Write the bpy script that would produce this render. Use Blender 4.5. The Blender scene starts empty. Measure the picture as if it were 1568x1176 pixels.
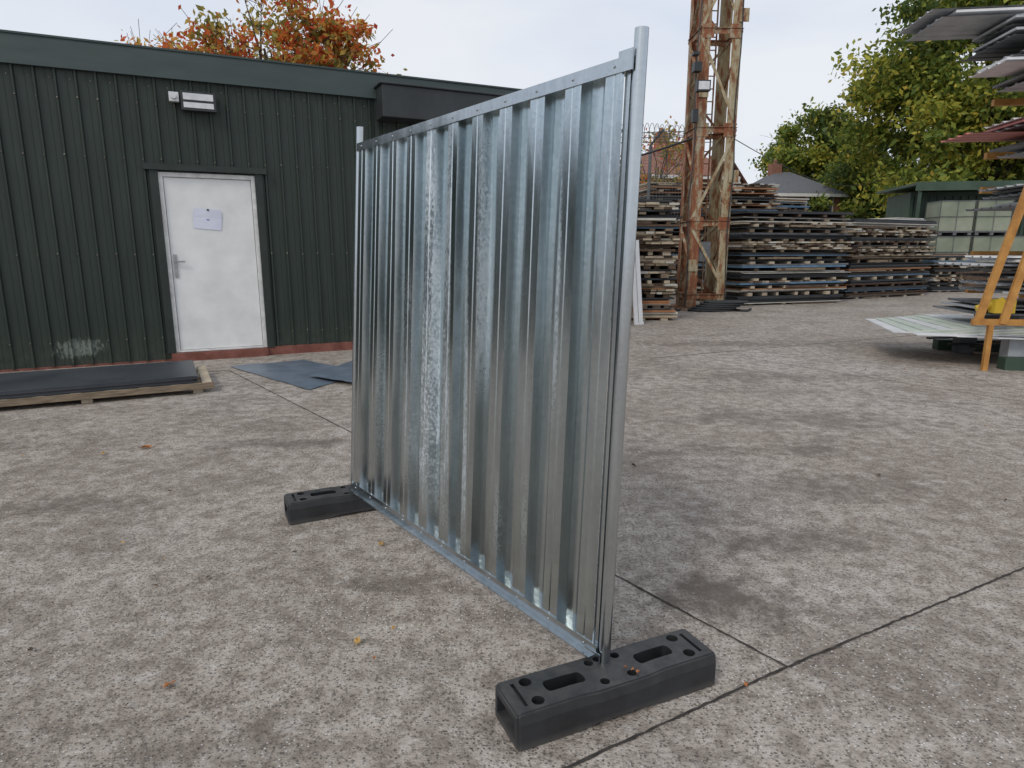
import bpy, bmesh, math, random
import numpy as np
from mathutils import Vector, Matrix
R=random.Random(7)
scene=bpy.context.scene
COL=scene.collection
rad=math.radians

# ---------------------------------------------------------------- material helpers
class M:
    def __init__(s,name,rough=.6,metal=0.0,col=(.5,.5,.5)):
        s.m=bpy.data.materials.new(name); s.m.use_nodes=True
        s.t=s.m.node_tree; s.n=s.t.nodes; s.l=s.t.links
        s.b=s.n['Principled BSDF']; s.out=s.n['Material Output']
        s.b.inputs['Roughness'].default_value=rough
        s.b.inputs['Metallic'].default_value=metal
        s.b.inputs['Base Color'].default_value=(*col,1)
        s._c=None
    def co(s,scale=(1,1,1),rot=(0,0,0),loc=(0,0,0)):
        if s._c is None: s._c=s.n.new('ShaderNodeTexCoord')
        mp=s.n.new('ShaderNodeMapping'); mp.inputs['Scale'].default_value=scale
        mp.inputs['Rotation'].default_value=rot; mp.inputs['Location'].default_value=loc
        s.l.new(s._c.outputs['Object'],mp.inputs['Vector']); return mp.outputs[0]
    def noise(s,scale,detail=4,rough=.55,co=None,dist=0):
        n=s.n.new('ShaderNodeTexNoise'); n.inputs['Scale'].default_value=scale
        n.inputs['Detail'].default_value=detail; n.inputs['Roughness'].default_value=rough
        n.inputs['Distortion'].default_value=dist
        s.l.new(co if co is not None else s.co(),n.inputs['Vector']); return n.outputs['Fac']
    def voro(s,scale,co=None,out='Distance',rnd=1):
        n=s.n.new('ShaderNodeTexVoronoi'); n.inputs['Scale'].default_value=scale
        n.inputs['Randomness'].default_value=rnd
        s.l.new(co if co is not None else s.co(),n.inputs['Vector']); return n.outputs[out]
    def ramp(s,fac,stops,interp='LINEAR'):
        r=s.n.new('ShaderNodeValToRGB'); e=r.color_ramp.elements; r.color_ramp.interpolation=interp
        while len(e)<len(stops): e.new(.5)
        for i,(p,c) in enumerate(stops):
            e[i].position=p
            if not isinstance(c,tuple): c=(c,c,c)
            e[i].color=(*c,1)
        s.l.new(fac,r.inputs[0]); return r.outputs[0]
    def mix(s,fac,a,b,mode='MIX'):
        x=s.n.new('ShaderNodeMix'); x.data_type='RGBA'; x.blend_type=mode
        for k,v in ((0,fac),(6,a),(7,b)):
            sock=x.inputs[k]
            if isinstance(v,(int,float)): sock.default_value=v if k==0 else (v,v,v,1)
            elif isinstance(v,tuple): sock.default_value=(*v,1)
            else: s.l.new(v,sock)
        return x.outputs[2]
    def math(s,op,a,b=0.0,clamp=False):
        x=s.n.new('ShaderNodeMath'); x.operation=op; x.use_clamp=clamp
        for i,v in enumerate((a,b)):
            if isinstance(v,(int,float)): x.inputs[i].default_value=v
            else: s.l.new(v,x.inputs[i])
        return x.outputs[0]
    def base(s,c): s.l.new(c,s.b.inputs['Base Color']); return s
    def rgh(s,c): s.l.new(c,s.b.inputs['Roughness']); return s
    def met(s,c): s.l.new(c,s.b.inputs['Metallic']); return s
    def bump(s,h,strength=.3,dist=.01):
        b=s.n.new('ShaderNodeBump'); b.inputs['Strength'].default_value=strength
        b.inputs['Distance'].default_value=dist
        s.l.new(h,b.inputs['Height']); s.l.new(b.outputs[0],s.b.inputs['Normal']); return s
    def xyz(s):
        if s._c is None: s._c=s.n.new('ShaderNodeTexCoord')
        x=s.n.new('ShaderNodeSeparateXYZ'); s.l.new(s._c.outputs['Object'],x.inputs[0]); return x.outputs

def simple(name,c1,c2,scale=4,rough=.6,metal=0,streak=(1,1,1),bump=0.0):
    m=M(name,rough,metal)
    f=m.noise(scale,3,.6,m.co(streak))
    m.base(m.ramp(f,[(.3,c1),(.7,c2)]))
    if bump: m.bump(m.noise(scale*6,2),bump,.005)
    return m.m

# ---------------------------------------------------------------- mesh builder
class B:
    def __init__(s): s.v=[];s.f=[];s.mi=[];s.sm=[]
    def add(s,vs,fs,mi=0,smooth=False,T=None):
        o=len(s.v)
        for v in vs:
            v=Vector(v)
            if T is not None: v=T@v
            s.v.append(v)
        for f in fs: s.f.append([i+o for i in f]); s.mi.append(mi); s.sm.append(smooth)
    def box(s,x0,x1,y0,y1,z0,z1,mi=0,T=None):
        vs=[(x0,y0,z0),(x1,y0,z0),(x1,y1,z0),(x0,y1,z0),(x0,y0,z1),(x1,y0,z1),(x1,y1,z1),(x0,y1,z1)]
        s.add(vs,[(3,2,1,0),(4,5,6,7),(0,1,5,4),(1,2,6,5),(2,3,7,6),(3,0,4,7)],mi,False,T)
    def bar(s,a,b,w,h,mi=0,up=(0,0,1)):
        a=Vector(a);b=Vector(b);d=(b-a);L=d.length;d.normalize()
        u=Vector(up)
        if abs(d.dot(u))>.95:u=Vector((1,0,0))
        x=d.cross(u).normalized();y=x.cross(d)
        T=Matrix((( x.x,d.x,y.x,a.x),(x.y,d.y,y.y,a.y),(x.z,d.z,y.z,a.z),(0,0,0,1)))
        s.box(-w/2,w/2,0,L,-h/2,h/2,mi,T)
    def cone(s,a,b,r0,r1,n=12,mi=0,cap=True,smooth=True):
        a=Vector(a);b=Vector(b);d=(b-a).normalized()
        u=Vector((0,0,1)) if abs(d.z)<.95 else Vector((1,0,0))
        x=d.cross(u).normalized();y=x.cross(d)
        vs=[];
        for i in range(n):
            t=2*math.pi*i/n;o=x*math.cos(t)+y*math.sin(t)
            vs.append(a+o*r0)
        for i in range(n):
            t=2*math.pi*i/n;o=x*math.cos(t)+y*math.sin(t)
            vs.append(b+o*r1)
        s.add(vs,[(i,(i+1)%n,n+(i+1)%n,n+i) for i in range(n)],mi,smooth)
        if cap: s.add(vs,[tuple(range(n))[::-1],tuple(range(n,2*n))],mi,False)
    def obj(s,name,mats,parent=None,loc=None,rot=None,bevel=0):
        me=bpy.data.meshes.new(name); me.from_pydata([tuple(v) for v in s.v],[],s.f)
        for m in mats: me.materials.append(m)
        me.polygons.foreach_set('material_index',s.mi); me.polygons.foreach_set('use_smooth',s.sm)
        me.update()
        o=bpy.data.objects.new(name,me); COL.objects.link(o)
        if parent: o.parent=parent
        if loc: o.location=loc
        if rot: o.rotation_euler=rot
        if bevel:
            b=o.modifiers.new('bev','BEVEL'); b.width=bevel; b.segments=2; b.limit_method='ANGLE'
        return o
def empty(name,loc=(0,0,0),rz=0):
    e=bpy.data.objects.new(name,None); COL.objects.link(e); e.location=loc; e.rotation_euler=(0,0,rz); return e

# ---------------------------------------------------------------- materials
g=M('weathered_concrete',.85)
n1=g.noise(.35,3,.6,dist=.4); n2=g.noise(1.6,5,.65,dist=.6); n3=g.noise(9,5,.75); n4=g.noise(55,4,.75)
c=g.ramp(n1,[(.3,(.39,.335,.28)),(.5,(.48,.422,.362)),(.7,(.57,.52,.465))])
c=g.mix(g.ramp(n2,[(.36,0.6),(.54,0.0)]),c,(.23,.185,.145))
c=g.mix(g.ramp(n3,[(.40,.65),(.53,0.0)]),c,(.20,.162,.13))
c=g.mix(g.ramp(n3,[(.54,0.0),(.68,.6)]),c,(.64,.605,.56))
c=g.mix(.75,c,g.ramp(n4,[(.36,.18),(.49,.85),(.64,1.0)]),'MULTIPLY')
vor=g.n.new('ShaderNodeTexVoronoi'); vor.inputs['Scale'].default_value=95; g.l.new(g.co(),vor.inputs['Vector'])
ag=vor.outputs['Distance']
sep=g.n.new('ShaderNodeSeparateColor'); g.l.new(vor.outputs['Color'],sep.inputs[0])
patch=g.ramp(g.noise(.55,3,.6,g.co(loc=(7,3,0))),[(.42,.25),(.6,1.0)])
chip=g.math('MULTIPLY',g.math('GREATER_THAN',sep.outputs[0],.86),g.math('LESS_THAN',ag,.34))
chip=g.math('MULTIPLY',chip,patch)
c=g.mix(chip,c,(.74,.72,.69))
dk=g.math('MULTIPLY',g.math('GREATER_THAN',sep.outputs[1],.74),g.math('LESS_THAN',ag,.42))
c=g.mix(g.math('MULTIPLY',dk,.8),c,(.10,.083,.068))
X=g.xyz()
ns=g.math('ADD',g.math('MULTIPLY',g.math('SUBTRACT',n2,.5),2.6),g.math('MULTIPLY',g.math('SUBTRACT',n3,.5),2.0))
bl=None
for (x,y,rx,ry,w_) in [(1.0,2.75,.42,.28,.8),(1.5,3.35,.5,.2,.55),(.45,4.4,.25,.15,.6),(-2.7,3.9,.7,.2,.55),(-2.0,5.2,.7,.18,.55),(-4.2,5.1,.6,.25,.5),(2.9,6.0,1.4,.35,.4),(3.6,8.0,2.2,.4,.4),(1.9,5.0,.9,.2,.45),(-.6,2.9,.3,.12,.4),(-1.0,1.8,.5,.3,.3),(2.3,4.2,.5,.35,.45),(4.5,11,3,.5,.4),(-.9,4.9,.35,.2,.45),(-3.1,2.9,.5,.25,.4)]:
    dx=g.math('MULTIPLY',g.math('SUBTRACT',X[0],x),1/rx); dy=g.math('MULTIPLY',g.math('SUBTRACT',X[1],y),1/ry)
    d=g.math('ADD',g.math('ADD',g.math('MULTIPLY',dx,dx),g.math('MULTIPLY',dy,dy)),ns)
    q=g.math('MULTIPLY',g.math('SUBTRACT',1.0,d,True),w_); bl=q if bl is None else g.math('MAXIMUM',bl,q)
c=g.mix(bl,c,(.11,.088,.07))
g.base(c)
g.rgh(g.ramp(n2,[(.3,.55),(.6,.9)]))
hh=g.math('ADD',g.math('MULTIPLY',n4,.9),g.math('MULTIPLY',g.math('MINIMUM',ag,.5),.9))
hh=g.math('ADD',hh,g.math('MULTIPLY',n3,1.4))
g.bump(hh,.7,.012)
MAT_GROUND=g.m
MAT_JOINT=simple('joint_dirt',(.018,.016,.014),(.06,.052,.045),20,.95)
MAT_JOINTD=simple('joint_dirt_light',(.12,.10,.08),(.26,.22,.185),20,.95)

def galv(name,lo,hi,ox_refl=True):
    m=M(name,.3,1.0)
    X=m.xyz()
    sp=m.voro(70,out='Color'); s2=m.n.new('ShaderNodeSeparateColor'); m.l.new(sp,s2.inputs[0])
    streak=m.noise(9,4,.65,m.co((3.0,3.0,.25)))
    big=m.noise(1.2,3,.6,m.co((1.6,1.6,.5),loc=(3,1,2)))
    v=m.math('ADD',m.math('MULTIPLY',s2.outputs[0],.10),m.math('ADD',m.math('MULTIPLY',streak,.45),m.math('MULTIPLY',big,.50)))
    c=m.ramp(v,[(.3,lo),(.75,hi)])
    r=m.ramp(big,[(.3,.16),(.7,.30)])
    if ox_refl:
        # ground reflection painted into the colour: lower part of the sheet goes darker grey
        lowz=m.math('MULTIPLY',m.math('SUBTRACT',1.15,X[2]),1.1,True)
        c=m.mix(m.math('MULTIPLY',lowz,.45),c,(.40,.41,.40))
        def band(x0,x1,z0,z1,wt,soft=.012):
            a=m.math('MULTIPLY',m.math('SUBTRACT',X[0],x0),1/soft,True); b=m.math('MULTIPLY',m.math('SUBTRACT',x1,X[0]),1/soft,True)
            e=m.math('MULTIPLY',m.math('SUBTRACT',X[2],z0),3.0,True); f=m.math('MULTIPLY',m.math('SUBTRACT',z1,X[2]),3.0,True)
            return m.math('MULTIPLY',m.math('MULTIPLY',m.math('MULTIPLY',a,b),m.math('MULTIPLY',e,f)),wt)
        bs=None
        for q in [(1.18,1.33,.25,2.3,1.0),(1.03,1.12,.2,2.3,.6),(.88,.98,.15,1.6,.85),(.77,.83,.9,2.2,.55),(.28,.33,.9,1.9,.75),(.43,.48,.2,.8,.35),(1.40,1.50,.3,1.6,.4),(.62,.67,.15,.7,.5),(2.08,2.13,.5,1.6,.6),(1.78,1.83,.2,1.2,.25)]:
            t=band(*q); bs=t if bs is None else m.math('MAXIMUM',bs,t)
        sk=m.noise(85,4,.85,m.co((1,1,.7)),dist=.2); sk2=m.noise(6,3,.7,m.co((1.5,1.5,.35),loc=(1,4,2)))
        th=m.math('ADD',m.math('MULTIPLY',sk,.8),m.math('MULTIPLY',sk2,.4))
        mk=m.math('MULTIPLY',m.ramp(th,[(.56,0.0),(.66,.75)]),bs)
        film=m.math('MULTIPLY',bs,.6)
        c=m.mix(film,c,(.60,.70,.75)); c=m.mix(mk,c,(.74,.80,.84))
        m.met(m.math('SUBTRACT',1.0,m.math('MULTIPLY',mk,.55)))
        r=m.mix(film,r,.45); r=m.mix(mk,r,.6)
    m.base(c); m.rgh(r)
    m.bump(m.math('ADD',m.math('MULTIPLY',m.noise(3,2,.5,m.co((2,2,.5))),1.0),m.math('MULTIPLY',s2.outputs[0],.01)),.25,.02)
    return m.m
MAT_GALV=galv('galvanised_sheet',(.40,.46,.48),(.68,.75,.775))
MAT_GALVP=galv('galvanised_tube',(.42,.46,.48),(.60,.64,.66),False)

m=M('green_cladding',.5)
st=m.noise(3,4,.7,m.co((2.2,2.2,.35))); bg=m.noise(.7,3)
c=m.ramp(st,[(.3,(.014,.025,.018)),(.6,(.020,.033,.024)),(.8,(.035,.048,.037))])
c=m.mix(m.ramp(m.noise(26,3,.7),[(.64,0.0),(.75,.3)]),c,(.11,.12,.095))
X=m.xyz()
low=m.math('MULTIPLY',m.math('SUBTRACT',.55,X[2]),1.2,True)
c=m.mix(m.math('MULTIPLY',low,m.ramp(m.noise(9,3,.7),[(.35,0.0),(.7,.6)])),c,(.10,.095,.07))
dx=m.math('MULTIPLY',m.math('SUBTRACT',X[0],-6.5),3.4); dz=m.math('MULTIPLY',m.math('SUBTRACT',X[2],.26),7.5)
dd=m.math('ADD',m.math('MULTIPLY',dx,dx),m.math('MULTIPLY',dz,dz)); dd=m.math('ADD',dd,m.math('MULTIPLY',m.math('SUBTRACT',m.noise(16,4,.8,m.co((1.8,1,.6))),.5),6.5))
c=m.mix(m.math('MULTIPLY',m.math('SUBTRACT',1.0,dd),1.0,True),c,(.17,.20,.17))
m.base(c); m.rgh(m.ramp(bg,[(.3,.42),(.7,.62)])); m.bump(bg,.15,.03); MAT_GREEN=m.m
MAT_FASCIA=simple('green_fascia',(.030,.047,.045),(.045,.066,.062),1.5,.5,streak=(1,1,4))
MAT_TRIM=simple('dark_trim',(.012,.020,.016),(.024,.034,.028),5,.5)
MAT_WHITE=simple('white_door_paint',(.66,.67,.66),(.80,.81,.80),2.5,.45,bump=.05)
MAT_WHITE2=simple('white_frame',(.55,.55,.53),(.76,.76,.74),9,.5)
MAT_PAPER=simple('paper',(.62,.64,.76),(.72,.75,.85),3,.8)
MAT_BLUE=simple('blue_print',(.25,.26,.45),(.35,.36,.55),9,.8)
MAT_STEEL=simple('steel_handle',(.30,.30,.30),(.45,.45,.45),9,.35,.9)
MAT_RED=simple('red_plinth',(.14,.045,.032),(.25,.10,.075),7,.85,bump=.3)
MAT_DGREY=simple('dark_grey_metal',(.020,.024,.026),(.038,.043,.046),3,.5)
MAT_LENS=simple('lamp_lens',(.55,.57,.58),(.72,.73,.74),9,.25)
MAT_SCREW=simple('screw',(.10,.07,.05),(.22,.2,.17),40,.5,.4)
MAT_ROOF=simple('roof_sheet',(.05,.06,.06),(.09,.10,.10),2,.7)
m=M('black_plastic',.5)
f=m.noise(6,4,.7); c=m.ramp(f,[(.3,(.014,.015,.017)),(.7,(.030,.032,.035))])
geo=m.n.new('ShaderNodeNewGeometry'); sx=m.n.new('ShaderNodeSeparateXYZ'); m.l.new(geo.outputs['Normal'],sx.inputs[0])
upm=m.math('MULTIPLY',m.math('MAXIMUM',sx.outputs[2],0.0),m.ramp(m.noise(14,4,.7),[(.35,.05),(.7,.9)]))
c=m.mix(m.math('MULTIPLY',upm,.45),c,(.12,.115,.105))
sz=m.xyz(); ld=m.math('MULTIPLY',m.math('SUBTRACT',.035,sz[2]),20.0,True)
c=m.mix(m.math('MULTIPLY',ld,.5),c,(.16,.15,.13))
m.base(c); m.rgh(m.ramp(f,[(.3,.38),(.7,.62)])); m.bump(m.noise(90,2,.6),.25,.002); MAT_BLACK=m.m
MAT_SHEETBK=simple('dark_sheet',(.014,.016,.018),(.035,.038,.042),1.5,.55)
MAT_SHEETTOP=simple('dark_sheet_stack',(.035,.040,.046),(.065,.072,.08),1.5,.4)
MAT_WOOD=simple('weathered_wood',(.12,.09,.06),(.28,.215,.145),5,.8,streak=(1,1,8),bump=.2)
MAT_WOODP=simple('pale_wood',(.32,.26,.19),(.54,.46,.34),6,.8,streak=(1,1,8),bump=.2)
MAT_CREAM=simple('cream_sheet',(.40,.38,.33),(.58,.56,.50),4,.6)
MAT_GREY=simple('grey_sheet',(.08,.085,.09),(.17,.18,.19),4,.5)
MAT_BROWN=simple('brown_board',(.05,.033,.022),(.12,.075,.048),6,.8)
MAT_BLUES=simple('blue_sheet',(.07,.15,.24),(.13,.24,.36),4,.6)
MAT_ORANGEW=simple('orange_ply',(.30,.13,.05),(.44,.21,.10),4,.7)
MAT_TARP=simple('grey_blue_tarp',(.10,.13,.165),(.16,.20,.25),3,.4,bump=.3)
MAT_ORANGE=simple('orange_steel',(.34,.15,.03),(.55,.28,.07),6,.6)
MAT_YELLOW=simple('yellow_plastic',(.6,.4,.02),(.7,.5,.05),6,.5)
MAT_PALEGREEN=simple('pale_green_sheet',(.48,.54,.47),(.62,.67,.60),3,.45)
MAT_WSHEET=simple('white_sheet',(.60,.61,.62),(.75,.76,.77),3,.45)
MAT_LGREY=simple('light_grey_sheet',(.32,.34,.36),(.48,.50,.52),3,.45)
MAT_PINK=simple('red_sheet',(.42,.14,.12),(.55,.22,.19),3,.5)
m=M('rusty_painted_steel',.8)
f=m.noise(3.2,5,.75,m.co((1.5,1.5,.5))); f2=m.noise(25,3,.7)
c=m.ramp(f,[(.40,(.44,.38,.27)),(.46,(.34,.24,.14)),(.52,(.29,.10,.042)),(.72,(.17,.055,.028))])
c=m.mix(m.ramp(f2,[(.4,.4),(.6,0.0)]),c,(.10,.05,.03)); m.base(c); MAT_RUST=m.m
m=M('cream_painted_steel',.8)
f=m.noise(4,5,.75,m.co((1.5,1.5,.5),loc=(3,3,3)))
c=m.ramp(f,[(.40,(.44,.39,.27)),(.52,(.33,.26,.15)),(.58,(.23,.095,.045)),(.8,(.14,.05,.025))]); m.base(c); MAT_RUSTC=m.m
MAT_BRICK=simple('brick_wall',(.20,.09,.06),(.30,.15,.10),8,.9)
MAT_TILE=simple('roof_tiles_red',(.20,.085,.06),(.30,.15,.11),5,.9,streak=(1,1,6))
MAT_SLATE=simple('roof_slates',(.085,.09,.10),(.15,.155,.165),5,.8,streak=(1,1,6))
MAT_RENDER=simple('white_render',(.60,.60,.57),(.72,.72,.69),2,.8)
MAT_GLASS=simple('window_glass',(.05,.06,.07),(.12,.14,.16),2,.15)
MAT_BARK=simple('bark',(.045,.035,.027),(.11,.09,.07),6,.9,streak=(1,1,.3),bump=.5)
MAT_CONT=simple('container_green',(.03,.058,.038),(.05,.088,.06),2,.5)
MAT_TANK=simple('tank_plastic',(.17,.20,.14),(.31,.34,.26),.8,.4)

def leafmat(name,stops,trans=.35):
    m=M(name,.6)
    geo=m.n.new('ShaderNodeNewGeometry')
    c=m.ramp(geo.outputs['Random Per Island'],stops)
    m.base(c); m.b.inputs['Specular IOR Level'].default_value=.25
    tr=m.n.new('ShaderNodeBsdfTranslucent'); m.l.new(c,tr.inputs[0])
    mx=m.n.new('ShaderNodeMixShader'); mx.inputs[0].default_value=trans
    m.l.new(m.b.outputs[0],mx.inputs[1]); m.l.new(tr.outputs[0],mx.inputs[2]); m.l.new(mx.outputs[0],m.out.inputs[0])
    return m.m
LEAF_GREEN=leafmat('leaves_green',[(0,(.09,.14,.03)),(.45,(.16,.22,.04)),(.75,(.26,.30,.05)),(1,(.40,.38,.07))])
LEAF_YEL=leafmat('leaves_yellow_green',[(0,(.20,.25,.04)),(.5,(.34,.36,.06)),(.85,(.50,.45,.07)),(1,(.56,.40,.07))])
LEAF_DARK=leafmat('leaves_dark',[(0,(.05,.085,.025)),(.6,(.095,.14,.035)),(1,(.20,.21,.045))])
LEAF_AUT=leafmat('leaves_autumn',[(0,(.48,.06,.03)),(.3,(.64,.15,.045)),(.6,(.70,.31,.07)),(.85,(.62,.46,.11)),(1,(.28,.29,.08))],.45)
LEAF_OLIVE=leafmat('leaves_olive',[(0,(.18,.18,.045)),(.5,(.32,.29,.07)),(1,(.5,.35,.08))],.4)

# ---------------------------------------------------------------- ground
gb=B(); S=400
gb.add([(-S,-S,0),(S,-S,0),(S,S,0),(-S,S,0)],[(0,1,2,3)]); gb.obj('concrete_ground',[MAT_GROUND])
def strip(b,pts,w,mi=0,jit=.006,step=.06,z=.004):
    P=[]
    for (x0,y0),(x1,y1) in zip(pts[:-1],pts[1:]):
        L=math.hypot(x1-x0,y1-y0); n=max(2,int(L/step))
        for i in range(n): t=i/n; P.append((x0+(x1-x0)*t,y0+(y1-y0)*t))
    P.append(pts[-1]); vs=[]
    for i,(x,y) in enumerate(P):
        a=P[max(0,i-1)];c=P[min(len(P)-1,i+1)]
        dx,dy=c[0]-a[0],c[1]-a[1];L=math.hypot(dx,dy) or 1;nx,ny=-dy/L,dx/L
        o=R.uniform(-jit,jit)
        w1=w*R.uniform(.5,1.5)/2;w2=w*R.uniform(.5,1.5)/2
        vs+=[(x+nx*(o+w1),y+ny*(o+w1),z),(x+nx*(o-w2),y+ny*(o-w2),z)]
    b.add(vs,[(2*i,2*i+1,2*i+3,2*i+2) for i in range(len(P)-1)],mi)
jb=B()
strip(jb,[(1.062,2.246),(.517,2.96),(-1.43,5.55),(-3.75,8.5)],.010,0,.002,.03)
strip(jb,[(-2.0,.55),(.175,1.748),(1.062,2.246),(2.59,3.045),(7.5,5.55),(14,8.9)],.011,0,.002,.03)
def wander(x,y,a,L,n,j):
    P=[(x,y)]
    for i in range(n):
        a+=R.uniform(-j,j); x+=math.cos(a)*L/n; y+=math.sin(a)*L/n; P.append((x,y))
    return P
strip(jb,wander(-1.7,1.9,rad(150),2.2,26,.35),.003,1,.003,.03)
strip(jb,wander(-.85,1.2,rad(100),.9,18,.4),.003,1,.003,.03)
strip(jb,[(2.1,9.5),(12,14.2)],.02,1,.01,.2)
strip(jb,[(6.5,5.1),(3.5,9.4),(.5,13.5)],.012,1,.004,.1)
strip(jb,[(-3.75,8.5),(-9,5.6)],.02,1,.004,.1)
jb.obj('ground_joints',[MAT_JOINT,MAT_JOINTD])

# fallen leaves and grit
lb=B()
def leaf(x,y,s,mi,z=.012):
    a=R.uniform(0,6.28); T=Matrix.Translation((x,y,z))@Matrix.Rotation(a,4,'Z')@Matrix.Rotation(R.uniform(-.4,.4),4,'X')
    n=10; vs=[(0,0,.0)]
    for i in range(n):
        t=6.283*i/n; r=s*(1.0 if i%2==0 else .55)*R.uniform(.8,1.1)
        vs.append((r*math.cos(t),r*.7*math.sin(t),abs(math.sin(t))*s*.6*R.random()))
    lb.add(vs,[(0,1+i,1+(i+1)%n) for i in range(n)],mi,False,T)
for x,y,s,mi in [(-2.95,5.05,.055,0),(-.63,2.40,.028,2),(-1.26,2.13,.030,0),(-.71,3.3,.03,2),(.86,2.13,.016,0),(-.54,2.29,.014,0),(-4.3,7.1,.06,2),(-3.2,4.9,.03,2),(-1.7,2.85,.02,1),(-1.15,3.2,.02,1),(.9,4.6,.03,1),(2.6,4.4,.03,1)]: leaf(x,y,s,mi)
for x,y in [(.425,2.045),(.44,2.03),(.40,2.055)]: leaf(x,y,.012,0,.136)
for i in range(60):
    y=2+R.random()**1.3*12; leaf(R.uniform(-.85,.95)*y,y,R.uniform(.008,.020),R.choice([1,1,1,1,1,0,2]))
LM=[simple('leaf_orange',(.35,.11,.03),(.5,.2,.05),30,.6),simple('leaf_brown',(.05,.032,.02),(.12,.07,.04),30,.7),simple('leaf_yellow',(.40,.22,.05),(.45,.28,.09),30,.6)]
lb.obj('fallen_leaves',LM)
gr=B()
for i in range(900):
    y=1.6+R.random()**1.6*7; x=R.uniform(-.9,.95)*y; s=R.uniform(.0015,.0045)
    T=Matrix.Translation((x,y,s*.6))@Matrix.Rotation(R.uniform(0,6),4,'Z')@Matrix.Rotation(R.uniform(0,2),4,'X')
    gr.add([(s,0,0),(-s*.7,s*.8,0),(-s*.6,-s*.9,0),(0,0,s),(0,.1*s,-s)],[(0,1,3),(1,2,3),(2,0,3),(1,0,4),(2,1,4),(0,2,4)],R.choice([0,0,1]),False,T)
gr.obj('loose_grit',[simple('dark_grit',(.06,.05,.04),(.14,.12,.10),9,.9),simple('pale_grit',(.4,.38,.35),(.6,.58,.55),9,.9)])

# ---------------------------------------------------------------- hoarding panel
LX=2.161
P=empty('steel_hoarding_panel',(.332,2.105,0),math.atan2(1.719,-1.31))
def lean(v):
    x,y,z=v; L=(.052+.085*min(max(x/LX,0),1))*(z-.13)/2.09
    return (x-.606*L,y-.795*L,z)
def leanB(b): b.v=[Vector(lean(v)) for v in b.v]
sb=B()
prof=[]
x=.042; pitch=.1995
ridge=.020; val=-.020
while x<LX-.05:
    for dx,y in [(0,ridge),(.036,ridge),(.039,ridge-.003),(.045,ridge-.003),(.048,ridge),(.084,ridge),(.096,val),(.128,val),(.131,val+.004),(.145,val+.004),(.148,val),(.1875,val)]:
        if x+dx<LX-.03: prof.append((x+dx,y))
    x+=pitch
nz=14; z0,z1=.180,2.112
vs=[]
for j in range(nz+1):
    z=z0+(z1-z0)*j/nz
    for (px,py) in prof:
        w=.0012*math.sin(px*9+z*3.1)+.0010*math.sin(px*23-z*5.3)
        vs.append((px,py+w,z))
n=len(prof)
sb.add(vs,[(j*n+i,j*n+i+1,(j+1)*n+i+1,(j+1)*n+i) for j in range(nz) for i in range(n-1)])
leanB(sb); so=sb.obj('corrugated_sheet',[MAT_GALV],P)
fb=B()
def tube(b,x,y,z0,z1,r,n=20,k=10):
    vs=[]
    for j in range(k+1):
        z=z0+(z1-z0)*j/k
        for i in range(n): t=6.28318*i/n; vs.append((x+r*math.cos(t),y+r*math.sin(t),z))
    b.add(vs,[(j*n+i,j*n+(i+1)%n,(j+1)*n+(i+1)%n,(j+1)*n+i) for j in range(k) for i in range(n)],0,True)
    top=[(x+r*math.cos(6.28318*i/n),y+r*math.sin(6.28318*i/n),z1) for i in range(n)]
    inn=[(x+r*.85*math.cos(6.28318*i/n),y+r*.85*math.sin(6.28318*i/n),z1) for i in range(n)]
    dn=[(a,b_,z1-.15) for a,b_,_ in inn]
    b.add(top+inn,[(i,(i+1)%n,n+(i+1)%n,n+i) for i in range(n)],0)
    b.add(inn+dn,[(i,n+i,n+(i+1)%n,(i+1)%n) for i in range(n)],0)
tube(fb,0,0,.02,2.222,.0215); tube(fb,LX,0,.02,2.240,.0215)
def lrail(zb,zt,y0,y1,xa,xb,k=12):
    vs=[]
    for i in range(k+1):
        a=xa+(xb-xa)*i/k; vs+=[(a,y0,zb),(a,y1,zb),(a,y1,zt),(a,y0,zt)]
    fs=[(0,1,2,3),(4*k+3,4*k+2,4*k+1,4*k)]
    for i in range(k):
        o=4*i
        for q in range(4): fs.append((o+q,o+4+q,o+4+(q+1)%4,o+(q+1)%4))
    fb.add(vs,fs)
lrail(2.108,2.150,-.024,.026,.018,LX-.018)
lrail(.145,.186,-.024,.026,.018,LX-.018)
lrail(.1405,.1445,-.03,.05,.03,LX-.03)
for xa,xb in ((.0215,.045),(LX-.045,LX-.0215)):
    vs=[]
    k=6
    for j in range(k+1):
        z=.187+(2.107-.187)*j/k
        vs+=[(xa,-.012,z),(xb,-.012,z),(xb,.014,z),(xa,.014,z)]
    fb.add(vs,[(4*j+q,4*j+(q+1)%4,4*j+4+(q+1)%4,4*j+4+q) for j in range(k) for q in range(4)])
fb.box(.0,.06,.027,.033,2.105,2.165); fb.box(-.006,.07,.0265,.034,.12,.165)
for i in range(11):
    xx=.042+.042+i*pitch
    if xx<LX-.05:
        for z in (.166,2.129): fb.cone((xx,.0262,z),(xx,.030,z),.006,.004,8)
leanB(fb); fb.obj('tubular_frame',[MAT_GALVP],P)

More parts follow.
